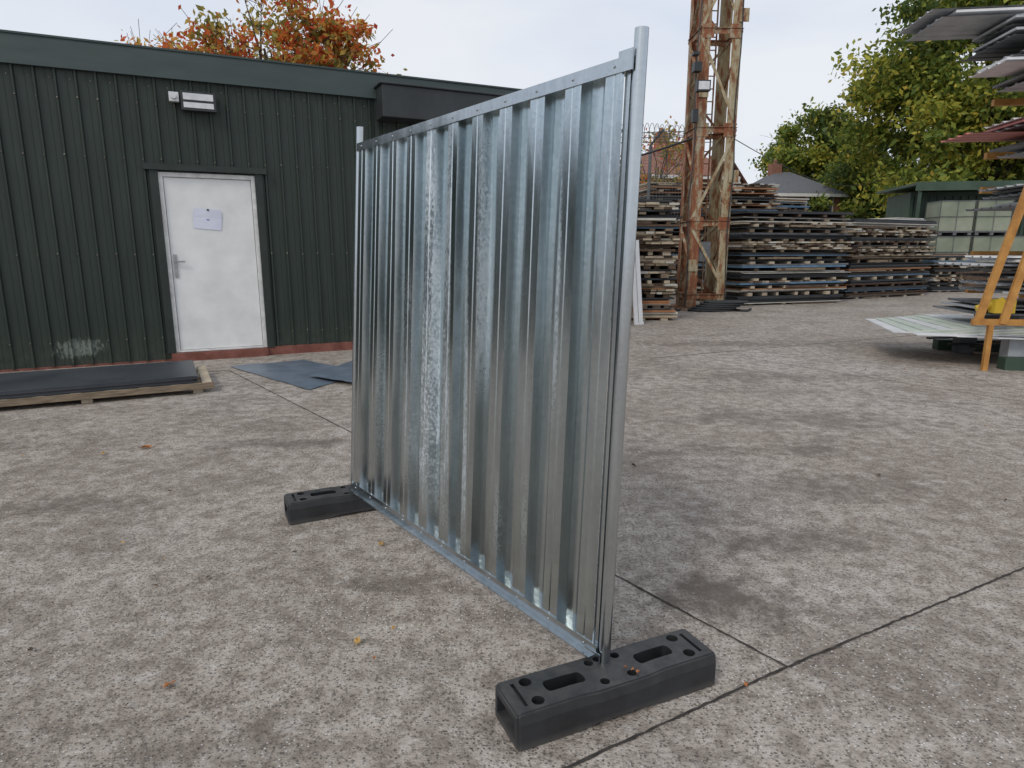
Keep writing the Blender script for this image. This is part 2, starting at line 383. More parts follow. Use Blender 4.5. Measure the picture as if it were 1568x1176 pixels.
# ---------------------------------------------------------------- rubber feet
def foot(name,loc,rz):
    b=B()
    L,W,H=.405,.100,.132
    xs=[-L,-L+.012,-.17,-.10,.10,.17,L-.012,L]; 
    def sec(x,i):
        e=1 if abs(x)<L-.001 else 0
        zt=H if abs(x)>.13 else H-.004
        w=W if abs(x)>.13 else W+.004
        zb=.0 if abs(x)>.15 else .012
        top=w*.90
        if not e: zt-=.008; w-=.006
        return [(x,-w,zb),(x,w,zb),(x,w*.985,zt*.72),(x,top,zt),(x,-top,zt),(x,-w*.985,zt*.72)]
    vs=[]; 
    for i,x in enumerate(xs): vs+=sec(x,i)
    k=6; fs=[tuple(range(k)),tuple(range((len(xs)-1)*k,len(xs)*k))[::-1]]
    for i in range(len(xs)-1):
        for q in range(k): fs.append((i*k+q,(i+1)*k+q,(i+1)*k+(q+1)%k,i*k+(q+1)%k))
    b.add(vs,fs); o=b.obj(name,[MAT_BLACK])
    bm=bmesh.new(); bm.from_mesh(o.data); bmesh.ops.recalc_face_normals(bm,faces=bm.faces)
    bmesh.ops.bevel(bm,geom=[e for e in bm.edges if len(e.link_faces)==2 and e.calc_face_angle()>.5],offset=.006,segments=2,affect='EDGES')
    bm.to_mesh(o.data); bm.free()
    c=B()
    def slot(x0,x1,w,d):
        n=8;pts=[]
        for i in range(n+1): t=-math.pi/2+math.pi*i/n; pts.append((x1-w+w*math.cos(t)*.5,w*math.sin(t)))
        for i in range(n+1): t=math.pi/2+math.pi*i/n; pts.append((x0+w+w*math.cos(t)*.5,w*math.sin(t)))
        m_=len(pts); vs=[(p[0],p[1],H-d) for p in pts]+[(p[0],p[1],H+.05) for p in pts]
        c.add(vs,[tuple(range(m_))[::-1],tuple(range(m_,2*m_))]+[(i,(i+1)%m_,m_+(i+1)%m_,m_+i) for i in range(m_)])
    slot(-.275,-.095,.028,.08); slot(.095,.275,.028,.08)
    for hx,hy in ((-.31,.05),(-.31,-.05),(.31,.05),(.31,-.05),(-.055,.055),(.055,-.055),(.055,.055),(-.055,-.055)):
        rr=.022 if abs(hx)>.2 else .017
        c.cone((hx,hy,H-.085),(hx,hy,H+.05),rr,rr,16,0,True,False)
    for s in (-1,1):
        c.box(min(s*.363,s*.35),max(s*.363,s*.35),-.06,.06,H-.014,H+.05)
        c.box(min(s*.375,s*.5),max(s*.375,s*.5),-.07,.07,.03,.098)
    co=c.obj('cut',[MAT_BLACK])
    bm=bmesh.new(); bm.from_mesh(co.data); bmesh.ops.recalc_face_normals(bm,faces=bm.faces); bm.to_mesh(co.data); bm.free()
    md=o.modifiers.new('b','BOOLEAN'); md.object=co; md.operation='DIFFERENCE'; md.solver='EXACT'
    dg=bpy.context.evaluated_depsgraph_get(); me=bpy.data.meshes.new_from_object(o.evaluated_get(dg))
    o.modifiers.clear(); o.data=me; bpy.data.objects.remove(co)
    bv=o.modifiers.new('bev','BEVEL'); bv.width=.0025; bv.segments=1; bv.limit_method='ANGLE'; bv.angle_limit=rad(50)
    o.location=loc; o.rotation_euler=(0,0,rz); return o
foot('rubber_fence_foot',(.347,2.063,0),rad(24.5))
foot('rubber_fence_foot',(-.978,3.824,0),rad(26))

# ---------------------------------------------------------------- green building
G=empty('green_metal_building',(0,11.556,0),rad(25.5))
S0,S1=-18.0,1.5
DW0,DW1,DZ=-5.33,-4.10,2.60
wb=B(); x=S0; prf=[]
while x<S1:
    for dx,y in [(0,0),(.085,0),(.09,-.004),(.10,-.004),(.105,0),(.172,0),(.184,-.032),(.208,-.032)]: prf.append((x+dx,y))
    x+=.22
def wallpiece(xa,xb,za,zb):
    pp=[p for p in prf if xa<p[0]<xb]; pp=[(xa,0)]+pp+[(xb,0)]
    n=len(pp); wb.add([(p[0],p[1],za) for p in pp]+[(p[0],p[1],zb) for p in pp],[(i,i+1,n+i+1,n+i) for i in range(n-1)])
wallpiece(S0,DW0,.03,3.80); wallpiece(DW1,S1,.13,3.80); wallpiece(DW0,DW1,DZ,3.80)
wb.box(S0,S0+.02,.0,9,.0,4.0); wb.box(S1,S1+.02,0,9,.0,4.0); wb.box(S0,S1+.02,9.0,9.05,0,4.0)
wb.obj('corrugated_walls',[MAT_GREEN],G)
b=B()
b.add([(S0,-.075,3.79),(S1+.03,-.075,3.79),(S1+.03,-.035,4.14),(S0,-.035,4.14)],[(0,1,2,3)])
b.add([(S0,-.075,3.79),(S1+.03,-.075,3.79),(S1+.03,.0,3.79),(S0,.0,3.79)],[(3,2,1,0)])
b.add([(S1+.03,-.075,3.79),(S1+.03,9,3.79),(S1+.03,9,4.14),(S1+.03,-.035,4.14)],[(0,1,2,3)])
b.box(S0,S1+.03,-.05,.25,4.141,4.165)
b.obj('roof_fascia',[MAT_FASCIA],G)
b=B(); b.add([(S0,.25,4.15),(S1,.25,4.15),(S1,4.5,4.30),(S0,4.5,4.30),(S1,9,4.15),(S0,9,4.15)],[(0,1,2,3),(3,2,4,5)]); b.obj('roof',[MAT_ROOF],G)
b=B(); b.box(DW1,S1,-.035,.02,0,.128); b.box(DW0-.06,DW1,-.10,.10,0,.115); b.box(S0,DW0-.06,-.01,.02,0,.03); b.obj('red_plinth',[MAT_RED],G)
b=B()
b.box(DW0-.10,DW0,-.05,.04,.12,DZ+.02); b.box(DW1,DW1+.10,-.05,.04,.12,DZ+.02); b.box(DW0-.17,DW1+.16,-.085,.04,DZ+.022,DZ+.10)
b.box(-2.33,-2.27,-.045,.0,.13,3.79)
b.obj('door_flashing',[MAT_TRIM],G)
b=B()
b.box(DW0,DW0+.055,-.02,.08,.12,DZ); b.box(DW1-.055,DW1,-.02,.08,.12,DZ); b.box(DW0+.055,DW1-.055,-.02,.08,DZ-.06,DZ); b.box(DW0+.055,DW1-.055,-.03,.08,.12,.145)
b.obj('door_frame',[MAT_WHITE2],G,bevel=.004)
b=B(); b.box(DW0+.060,DW1-.060,.005,.05,.150,DZ-.065); b.obj('door_leaf',[MAT_WHITE],G,bevel=.004)
b=B(); b.box(DW0+.085,DW0+.125,-.012,.004,1.18,1.50); b.cone((DW0+.105,-.012,1.40),(DW0+.105,-.05,1.40),.012,.012,10)
b.box(DW0+.095,DW0+.23,-.058,-.042,1.39,1.412); b.cone((DW0+.105,-.012,1.26),(DW0+.105,-.020,1.26),.014,.014,10)
b.obj('door_handle',[MAT_STEEL],G,bevel=.002)
b=B(); PT=Matrix.Translation((-4.76,.0,1.98))@Matrix.Rotation(rad(3),4,'Y')
b.add([(-.19,-.002,-.13),(.17,-.002,-.14),(.18,-.004,.02),(-.19,-.004,.03)],[(0,1,2,3)],0,False,PT)
b.add([(-.19,-.0045,.03),(.18,-.0045,.02),(.17,-.018,.14),(-.17,-.012,.15)],[(0,1,2,3)],0,False,PT)
b.box(-.01,.015,-.022,-.015,.12,.145,2,PT); b.box(-.02,.02,-.007,-.005,-.01,.008,1,PT); b.obj('door_notice',[MAT_PAPER,MAT_BLUE,MAT_DGREY],G)
b=B()
b.box(-4.96,-4.53,-.14,-.035,3.40,3.64,0); b.box(-4.93,-4.56,-.150,-.141,3.53,3.615,1); b.box(-4.93,-4.56,-.150,-.141,3.43,3.50,1)
b.box(-5.10,-4.98,-.12,-.034,3.50,3.62,1); b.cone((-5.04,-.12,3.56),(-5.04,-.16,3.56),.035,.03,12,1)
b.obj('wall_floodlight',[MAT_DGREY,MAT_LENS],G,bevel=.004)
b=B(); b.box(-2.30,.2,-.42,-.0,3.48,3.93); b.box(-2.33,.23,-.45,-.0,3.93,3.96); b.obj('shutter_box',[MAT_DGREY],G,bevel=.01)
b=B(); x=S0+.196
while x<S1:
    for z in (.35,1.5,2.75,3.45):
        if not (DW0-.12<x<DW1+.12 and z<2.7): b.cone((x,-.030,z+R.uniform(-.02,.02)),(x,-.040,z),.012,.010,6)
    for dz in (3.68,): b.cone((x-.06,0,dz),(x-.06,-.008,dz),.010,.008,6)
    x+=.22
b.obj('cladding_screws',[MAT_SCREW],G)

# ---------------------------------------------------------------- sheet pallet by wall
SP=empty('pallet_of_dark_sheets',(-3.36,7.17,0),rad(28))
b=B()
for y in (.03,.55,1.05):
    for x in (-.10,-1.15,-2.2,-3.2): b.box(x-.1,x,y,y+.1,.0,.075,0)
for y in (.0,.52,1.03): b.box(-3.6,-.0,y,y+.13,.076,.098,0)
for i in range(12): b.box(-.10-i*.31,.0-i*.31,-.0,1.18,.099,.118,0)
b.box(-3.6,.02,-.02,-.003,.05,.12,1)
b.obj('pallet',[MAT_WOODP,MAT_WOOD],SP,bevel=.003)
b=B()
for i in range(7): b.box(-3.6+R.uniform(-.02,.02),-.16+R.uniform(-.03,.03),.02+R.uniform(-.015,.015),1.2+R.uniform(-.02,.02),.120+i*.011,.1295+i*.011)
b.obj('dark_sheets',[MAT_SHEETTOP],SP)

# tarp (creased)
b=B()
def tarp(c0,c1,c2,c3,z,n=14):
    vs=[]
    for j in range(n+1):
        for i in range(n+1):
            u,v=i/n,j/n
            p=(Vector(c0)*(1-u)+Vector(c1)*u)*(1-v)+(Vector(c3)*(1-u)+Vector(c2)*u)*v
            e=.015*math.sin(9*u+3*v)*math.sin(7*v)+R.uniform(0,.005)
            vs.append((p.x+R.uniform(-.01,.01),p.y+R.uniform(-.01,.01),z+max(0,e)))
    m_=n+1; b.add(vs,[(j*m_+i,j*m_+i+1,(j+1)*m_+i+1,(j+1)*m_+i) for j in range(n) for i in range(n)],0,True)
tarp((-3.85,8.75),(-2.3,7.25),(-1.9,8.3),(-3.0,9.3),.008)
tarp((-2.5,7.9),(-1.75,7.4),(-1.5,8.9),(-2.2,9.2),.045)
b.obj('grey_blue_tarpaulin',[MAT_TARP])

# ---------------------------------------------------------------- lattice mast
T=empty('rusty_lattice_mast',(4.56,17.1,0),rad(2))
b=B(); a=.98; HT=11.5
legs=[(0,0),(a,0),(a,a),(0,a)]
for (lx,ly) in legs:
    sx_=1 if lx==0 else -1; sy_=1 if ly==0 else -1
    mm=0 if lx==0 else 1
    b.box(min(lx,lx+sx_*.23),max(lx,lx+sx_*.23),ly-.014 if sy_>0 else ly,ly if sy_>0 else ly+.014,0,HT,mm)
    b.box(lx-.014 if sx_>0 else lx,lx if sx_>0 else lx+.014,min(ly,ly+sy_*.23),max(ly,ly+sy_*.23),0,HT,mm)
    b.box(lx-.25,lx+.25,ly-.25,ly+.25,0,.05,0)
hz=[.35,2.2,4.45,6.7,8.9,11.1]
for k,z in enumerate(hz):
    for i in range(4):
        p,q=legs[i],legs[(i+1)%4]
        b.bar((p[0],p[1],z),(q[0],q[1],z),.02,.12,0); b.bar((p[0],p[1],z+.067),(q[0],q[1],z+.067),.10,.012,0)
        if k+1<len(hz):
            zz=hz[k+1]; mid=(z+zz)/2
            if i==0:
                s0,s1=(p,q) if k%2 else (q,p)
                b.bar((s0[0],s0[1]-.02,z+.1),(s1[0],s1[1]-.02,zz-.1),.012,.07,1)
            elif i==2:
                b.bar((p[0],p[1]-.02,z),(q[0],q[1]-.02,mid),.012,.06,0); b.bar((q[0],q[1]-.03,mid),(p[0],p[1]-.03,zz),.012,.06,1)
            else:
                b.bar((p[0],p[1],z),(q[0],q[1],mid),.07,.012,1); b.bar((q[0],q[1],mid),(p[0],p[1],zz),.07,.012,0)
for z in hz[1:]:
    for lx in (0,a-.30): b.box(lx,lx+.30,-.03,-.016,z-.16,z+.16,0)
for xx in (.34,.52): b.box(xx,xx+.035,.5,.53,.0,HT,0)
z=.4
while z<HT-.3: b.box(.36,.535,.505,.522,z,z+.025,0); z+=.30
for z,xx in ((1.0,-.01),(3.2,.9),(5.2,.02),(6.9,.9)):
    b.box(xx-.02,xx+.22,-.045,-.031,z,z+.3,1)
b.obj('steel_lattice',[MAT_RUST,MAT_RUSTC],T)
b=B()
b.bar((-.05,-.1,5.3),(-.05,-.45,5.35),.05,.05,0); b.box(-.22,.10,-.62,-.45,5.22,5.46,0); b.box(-.19,.07,-.628,-.621,5.25,5.43,1)
b.box(-.2,-.02,-.25,-.02,5.75,5.95,0); b.box(-.25,-.1,-.3,-.1,6.1,6.16,0)
b.bar((-.2,-.05,5.9),(0,-.02,6.0),.04,.04,0); b.box(-.16,-.03,-.2,-.03,4.6,4.9,0)
b.box(.25,.55,.05,.25,1.25,1.75,2)
b.obj('floodlight',[MAT_DGREY,MAT_LENS,MAT_GREY],T)
b=B()
for xx,ph in ((-.02,0),(1.0,1.4)):
    pr=None
    for i in range(30):
        q=Vector((xx-.06+.03*math.sin(i*.7+ph),-.07+.02*math.sin(i*1.1),.1+i*.36))
        if pr is not None: b.cone(pr,q,.016,.016,5,0,False)
        pr=q
pts=[Vector((-1.6,-.2,.04))]+[Vector((-1.6+i*.13,-.2-.25*math.sin(i*.9)-.1*R.random(),.035)) for i in range(1,26)]
for p,q in zip(pts[:-1],pts[1:]): b.cone(p,q,.03,.03,8)
for k in range(5):
    cx=.5; 
    pr=None
    for i in range(25):
        t=i*6.283/24; q=Vector((cx+.55*math.cos(t)+.1*k,-.35+.22*math.sin(t),.04+.05*k))
        if pr is not None: b.cone(pr,q,.03,.03,6)
        pr=q
b.obj('coiled_cable',[MAT_DGREY],T)

# ---------------------------------------------------------------- stacks
PAL=[MAT_SHEETBK,MAT_WOOD,MAT_WOODP,MAT_GREY,MAT_BROWN,MAT_CREAM,MAT_BLUES,MAT_ORANGEW]
def stack(loc,ang,W,D,H,weights,seed,blue=None,gap=.45):
    r=random.Random(seed); b=B(); z=0.0
    idx=list(range(6))
    while z<H:
        hgt=r.choice([.05,.07,.09]); nb=r.choice([4,5,6,7]); bm_=r.choice([1,1,2,2,4])
        for i in range(nb):
            xx=W*(i+.3+.3*r.random())/nb; b.box(xx,xx+r.uniform(.09,.18),-.03+r.uniform(-.08,.08),D,z,z+hgt-.001,bm_)
        for k in range(r.choice([0,0,1])):
            xx=r.uniform(0,W*.5); b.box(xx,xx+r.uniform(.8,W*.5),-.1,.02,z+.01,z+hgt-.01,r.choice([1,4]))
        z+=hgt
        n=r.choice([2,3,4,5,6]); m_=r.choices(idx,weights)[0]
        if blue and abs(z-blue)<.12: m_=6;n=2
        offx=r.uniform(-.08,.08)
        for k in range(n):
            th=r.choice([.018,.025,.035,.05]); 
            if r.random()<.4: m_=r.choices(idx,weights)[0]
            mm=r.choice([7,7,6]) if r.random()<.08 else m_
            T_=Matrix.Rotation(r.uniform(-.004,.004),4,'Y')
            if mm in (1,2) and r.random()<.6:
                # a layer of separate planks seen end-on
                xx=offx
                while xx<W+offx:
                    wd=r.uniform(.12,.3); b.box(xx,min(xx+wd-.012,W+.1),r.uniform(-.15,.08),D,z,z+.05+r.uniform(-.012,0),r.choice([1,2,2,4,5]),T_); xx+=wd
                z+=.052
                continue
            x0=offx+r.uniform(-.05,.05); x1=W+offx+r.uniform(-.10,.10); y0=r.uniform(-.10,.10)
            b.box(x0,x1,y0,D+r.uniform(-.1,.1),z,z+th-.004,mm,T_); z+=th
    return b.obj('timber_sheet_stack',PAL,None,loc,(0,0,ang))
stack((1.6,14.55,0),rad(2),1.95,2.6,2.45,[6,4,5,2,4,2],1,blue=.9)
stack((6.35,18.4,0),rad(19),3.75,2.6,2.5,[12,2,2,4,3,2],2,blue=1.15)
stack((10.5,20.7,0),rad(28),4.3,2.6,2.2,[11,2,2,4,3,3],3)
stack((15.3,24.1,0),rad(14),3.2,2.4,1.25,[8,4,1,4,5,1],4)
stack((4.6,22.5,0),rad(10),4.6,2.6,3.45,[4,5,4,3,3,4],5,blue=3.0)
stack((9.4,25.5,0),rad(20),2.2,2.6,3.2,[3,3,3,3,2,6],6,blue=3.0)
stack((1.2,19.4,0),rad(5),2.4,2.6,2.7,[6,4,3,3,4,1],8)
b=B(); 
for x in (0,.10): b.bar((x*1.2,0,0),(x*1.2+.02,.30,1.75),.03,.10,0)
b.box(-.02,.20,.0,.02,.0,.06,0); b.obj('leaning_white_panel',[MAT_WSHEET],None,(2.62,13.75,0),(0,0,rad(25)))
b=B()
for i in range(6): b.box(.0+i*.05,2.3-i*.12,0,1.5,i*.05,i*.05+.04,i%2)
b.obj('white_board_bundle',[MAT_WSHEET,MAT_CREAM],None,(12.4,21.9,2.28),(0,0,rad(28)))

# ---------------------------------------------------------------- green container shed + tanks
C=empty('green_storage_container',(15.9,27.0,0),rad(-10))
b=B(); prf2=[]; x=0
while x<7.8:
    for dx,y in [(0,0),(.1,0),(.14,-.05),(.24,-.05)]: prf2.append((x+dx,y))
    x+=.28
n=len(prf2); b.add([(p[0],p[1],.1) for p in prf2]+[(p[0],p[1],3.7) for p in prf2],[(i,i+1,n+i+1,n+i) for i in range(n-1)])
b.box(0,7.8,.01,2.5,.05,3.75); b.box(-.35,8.1,-1.3,2.8,3.92,4.02); b.box(-.35,8.1,-1.33,-1.28,3.72,4.04); b.box(-.05,.08,-.08,0,0,3.75); b.box(3.6,3.75,-.1,0,0,3.7);b.box(0,7.8,-.1,0.0,3.6,3.75)
for x in (-.2,3.6,7.8): b.box(x,x+.1,-1.25,-1.15,0,3.91)
b.obj('container_body',[MAT_CONT],C)
def ibc(loc,rz):
    b=B(); b.box(-.57,.57,-.57,.57,.16,1.28,0)
    for x in (-.5,0,.5): b.box(x-.06,x+.06,-.58,.58,0,.10,1)
    b.box(-.6,.6,-.6,.6,.10,.15,1)
    for x in (-.59,0,.59):
        for y in (-.595,.595): b.cone((x,y,.15),(x,y,1.30),.012,.012,6,1)
    for z in (.7,1.29):
        for y in (-.595,.595): b.cone((-.58,y,z),(.58,y,z),.012,.012,6,1)
        for x in (-.595,.595): b.cone((x,-.58,z),(x,.58,z),.012,.012,6,1)
    b.cone((0,0,1.28),(0,0,1.34),.12,.12,12,2)
    return b.obj('ibc_water_tank',[MAT_TANK,MAT_GREY,MAT_DGREY],None,loc,(0,0,rz),bevel=.02)
for i,z in ((0,.78),(1,.78),(2,.78),(0,2.05),(1,2.05)):
    o=ibc((16.35+i*1.22,25.2-.2*i,z),rad(-8)); o.scale=(1,1,.95)
b=B(); b.box(0,4.0,0,1.4,.0,.76,0); 
for i in range(5): b.box(i*.95,i*.95+.1,-.05,0,0,.76,1)
b.obj('timber_staging',[MAT_BROWN,MAT_WOOD],None,(15.6,24.6,0),(0,0,rad(-8)))

# ---------------------------------------------------------------- cantilever rack on right
K=empty('cantilever_sheet_rack',(7.25,9.4,0),rad(-8))
b=B()
for y in (-.9,.9):
    b.box(.55,.75,y-.08,y+.08,0,5.4,0); b.box(-.6,.9,y-.09,y+.09,0,.16,1)
    for z in (.55,1.0,1.55,2.5,3.0,3.75,4.45): b.box(-.25,.549,y-.04,y+.04,z-.10,z-.01,0)
b.bar((-.52,-1.0,2.95),(-1.02,-1.0,.62),.05,.09,0); b.bar((-.30,-1.05,2.95),(-.74,-1.05,.62),.05,.09,0)
b.bar((-1.1,-1.03,.64),(.6,-1.03,.64),.05,.08,0); b.box(-.9,-.84,-1.06,-1.0,0,.6,0)
for z in (.3,2.3,4.9): b.box(.62,.68,-.82,.82,z,z+.1,0)
b.obj('orange_uprights',[MAT_ORANGE,MAT_CONT],K)
b=B()
rr=random.Random(5)
MATS=[MAT_WSHEET,MAT_GREY,MAT_PINK,MAT_PALEGREEN,MAT_LGREY,MAT_CREAM]
def ribsheet(x0,x1,y0,y1,z,mi,T=None):
    ys=[];y=y0
    while y<y1:
        ys+=[(y,z),(y+.15,z),(y+.17,z+.022),(y+.20,z+.022)]; y+=.22
    n=len(ys)
    for dz in (0,-.006): b.add([(x0,p[0],p[1]+dz) for p in ys]+[(x1,p[0],p[1]+dz) for p in ys],[(i,i+1,n+i+1,n+i) for i in range(n-1)],mi,False,T)
    b.add([(x0,p[0],p[1]+dz) for dz in (0,-.006) for p in ys],[(i,i+1,n+i+1,n+i) for i in range(n-1)],mi,False,T)
def flat(x0,x1,y0,y1,z,mi,t=.03,T=None): b.box(x0,x1,y0,y1,z,z+t,mi,T)
def layer(z,tip,cols,y0=-.95,y1=.1,T=None,step=.05):
    for k,m_ in enumerate(cols):
        t=tip+rr.uniform(-.15,.22)+.05*k
        (ribsheet if k%2==0 else flat)(t,3.6,y0+rr.uniform(-.08,.08)+.03*k,y1+rr.uniform(-.1,.1),z+k*step,m_,T=T)
layer(4.50,-1.75,[4,0,4],-.5,.55); layer(4.36,-.95,[1,4,0],-.6,.4); layer(4.20,-.85,[1,4,1],-.75,.4)
layer(3.86,-1.20,[0,0,4],-.75,.05); layer(4.02,-.65,[1,4],-.8,.4); layer(3.70,-.55,[4,1],-.8,.2)
layer(3.04,-1.10,[2],-.75,.15); layer(3.12,-.65,[1,2,0,2],-.8,.3); layer(2.86,-.45,[4,1],-.8,.3)
layer(2.28,-.70,[4,1,4],-.9,.2); layer(2.12,-.55,[1,0],-.9,.2); layer(1.36,-.85,[4,0,0],-.9,.2); layer(1.20,-.55,[1,0,5],-.9,.4); layer(1.0,-.65,[4,5,0],-.9,.3)
b.obj('profiled_sheets',MATS,K)
b=B()
for k in range(7):
    T_=Matrix.Rotation(rad(-9+1.6*k),4,'Z')
    flat(-1.75+.17*k,3.4,-.85+.06*k,.95+.03*k,.43+.016*k,3 if k%3 else 0,.012,T_)
for k in range(7):
    T_=Matrix.Rotation(rad(-6),4,'Z'); x=-1.55+k*.24
    flat(x,x+.3,-.98+.02*(k%2),-.80,.425-.004*k,0,.010,T_)
b.box(-.45,-.20,-.75,-.55,0,.42,4); b.box(-.45,-.20,.5,.7,0,.42,1); b.box(1.1,1.3,-.7,1.0,0,.42,1)
flat(-.85,3.4,-.7,.6,.70,1,.02); flat(-.75,3.4,-.6,.6,.76,4,.02); flat(-.65,3.4,-.7,.6,.81,1,.03)
b.box(-.75,-.5,-.85,-.70,.74,.92,6); b.cone((-.9,-.7,.78),(-.6,-.75,.90),.05,.05,10,6)
for x in (-.3,.8): b.box(x,x+.08,-.6,.5,.57,.69,1)
b.obj('low_sheet_bundle',MATS+[MAT_YELLOW],K)
b=B()
for i in range(9): 
    x=rr.uniform(-.9,.1); y=rr.uniform(-.2,1.5); b.bar((x,y,.04+.02*i),(x+rr.uniform(.3,1.0),y+rr.uniform(-.3,.3),.05+.02*i),.07,.03,i%2)
b.obj('offcut_pile',[MAT_WOOD,MAT_SHEETBK],K)

# ---------------------------------------------------------------- wire fence between stacks
b=B()
FZ=4.75
for i in range(5):
    x=.6+i*1.25; b.bar((x,21.6,0),(x,21.6,FZ),.07,.07,0); b.bar((x,21.6,FZ),(x+.3,21.2,FZ+.4),.05,.05,0)
for k in range(3):
    for s in range(20):
        x=.6+s*.29; y=21.5-.13*k; z=FZ+.07+.13*k
        b.cone((x+.1*k,y,z+.02*math.sin(s)),(x+.1*k+.29,y,z+.02*math.sin(s+1)),.012,.012,4,0,False)
pr=None
for i in range(420):
    t=i/12*6.283; q=Vector((.6+i*.0128,21.4+.22*math.cos(t),FZ+.35+.24*math.sin(t)+.03*math.sin(i*.05)))
    if pr is not None: b.cone(pr,q,.009,.009,3,0,False)
    pr=q
for i in range(54): b.bar((.6+i*.1,21.6,2.4),(.6+i*.1,21.6,FZ-.05),.008,.008,0)
for i in range(23): b.bar((.6,21.61,2.4+i*.1),(5.9,21.61,2.4+i*.1),.008,.008,0)
b.obj('barbed_wire_fence',[MAT_GREY])

# ---------------------------------------------------------------- houses
def house(name,loc,rz,w,d,eave,ridge,wall,roof,hip=0,wins=()):
    E=empty(name,loc,rz); b=B(); b.box(0,w,0,d,0,eave,0)
    if not hip: b.add([(0,0,eave),(0,d,eave),(0,d/2,ridge-.1)],[(0,1,2)],0); b.add([(w,0,eave),(w,d,eave),(w,d/2,ridge-.1)],[(0,1,2)],0)
    b.obj('walls',[wall],E)
    b=B(); o=.4; h=hip
    vs=[(-o,-o,eave-.15),(w+o,-o,eave-.15),(w+o,d+o,eave-.15),(-o,d+o,eave-.15),(-o+h,d/2,ridge),(w+o-h,d/2,ridge)]
    b.add(vs,[(0,1,5,4),(1,2,5),(2,3,4,5),(3,0,4)] if hip else [(0,1,5,4),(2,3,4,5)],0)
    b.box(-o,w+o,-o-.04,-o+.02,eave-.32,eave-.13,1); b.obj('roof',[roof,MAT_WHITE2],E)
    b=B(); b.box(w*.3,w*.3+.7,d/2-.3,d/2+.3,ridge-.8,ridge+.5,0); b.cone((w*.3+.35,d/2,ridge+.5),(w*.3+.35,d/2,ridge+.8),.14,.11,10,0); b.obj('chimney',[MAT_BRICK],E)
    b=B()
    for (x,z,ww,hh) in wins:
        b.box(x,x+ww,-.05,-.01,z,z+hh,0); b.box(x+.08,x+ww/2-.04,-.07,-.051,z+.08,z+hh-.08,1); b.box(x+ww/2+.04,x+ww-.08,-.07,-.051,z+.08,z+hh-.08,1)
    b.obj('windows',[MAT_WHITE2,MAT_GLASS],E)
house('bungalow_house',(16.8,43,0),rad(8),4.4,7,5.1,6.7,MAT_BRICK,MAT_SLATE,2.0,[(2.0,3.5,1.9,1.3),(.2,3.5,1.3,1.2)])
house('white_gable_house',(15.8,46,0),rad(100),5,2.6,5.4,7.4,MAT_RENDER,MAT_TILE,0,[(1,3,1.2,1.2)])
house('brick_house',(8.6,41,0),rad(12),5.0,7,6.0,8.4,MAT_BRICK,MAT_TILE,2.2,[(1,3.6,1.4,1.3),(3.3,3.6,1.4,1.3)])

# ---------------------------------------------------------------- trees
def leafmesh(name,cen,sz,wd,mat,rs):
    N=len(cen)
    a=rs.normal(size=(N,3)); a/=np.linalg.norm(a,axis=1)[:,None]
    t=rs.normal(size=(N,3)); c_=np.cross(a,t); c_/=np.linalg.norm(c_,axis=1)[:,None]
    v=np.empty((N,4,3)); v[:,0]=cen-a*sz; v[:,1]=cen-c_*sz*wd; v[:,2]=cen+a*sz; v[:,3]=cen+c_*sz*wd
    me=bpy.data.meshes.new(name); me.vertices.add(N*4); me.vertices.foreach_set('co',v.ravel())
    me.loops.add(N*4); me.loops.foreach_set('vertex_index',np.arange(N*4,dtype=np.int32))
    me.polygons.add(N); me.polygons.foreach_set('loop_start',np.arange(0,N*4,4,dtype=np.int32))
    me.materials.append(mat); me.update(calc_edges=True); me.validate()
    o=bpy.data.objects.new(name,me); COL.objects.link(o); return o
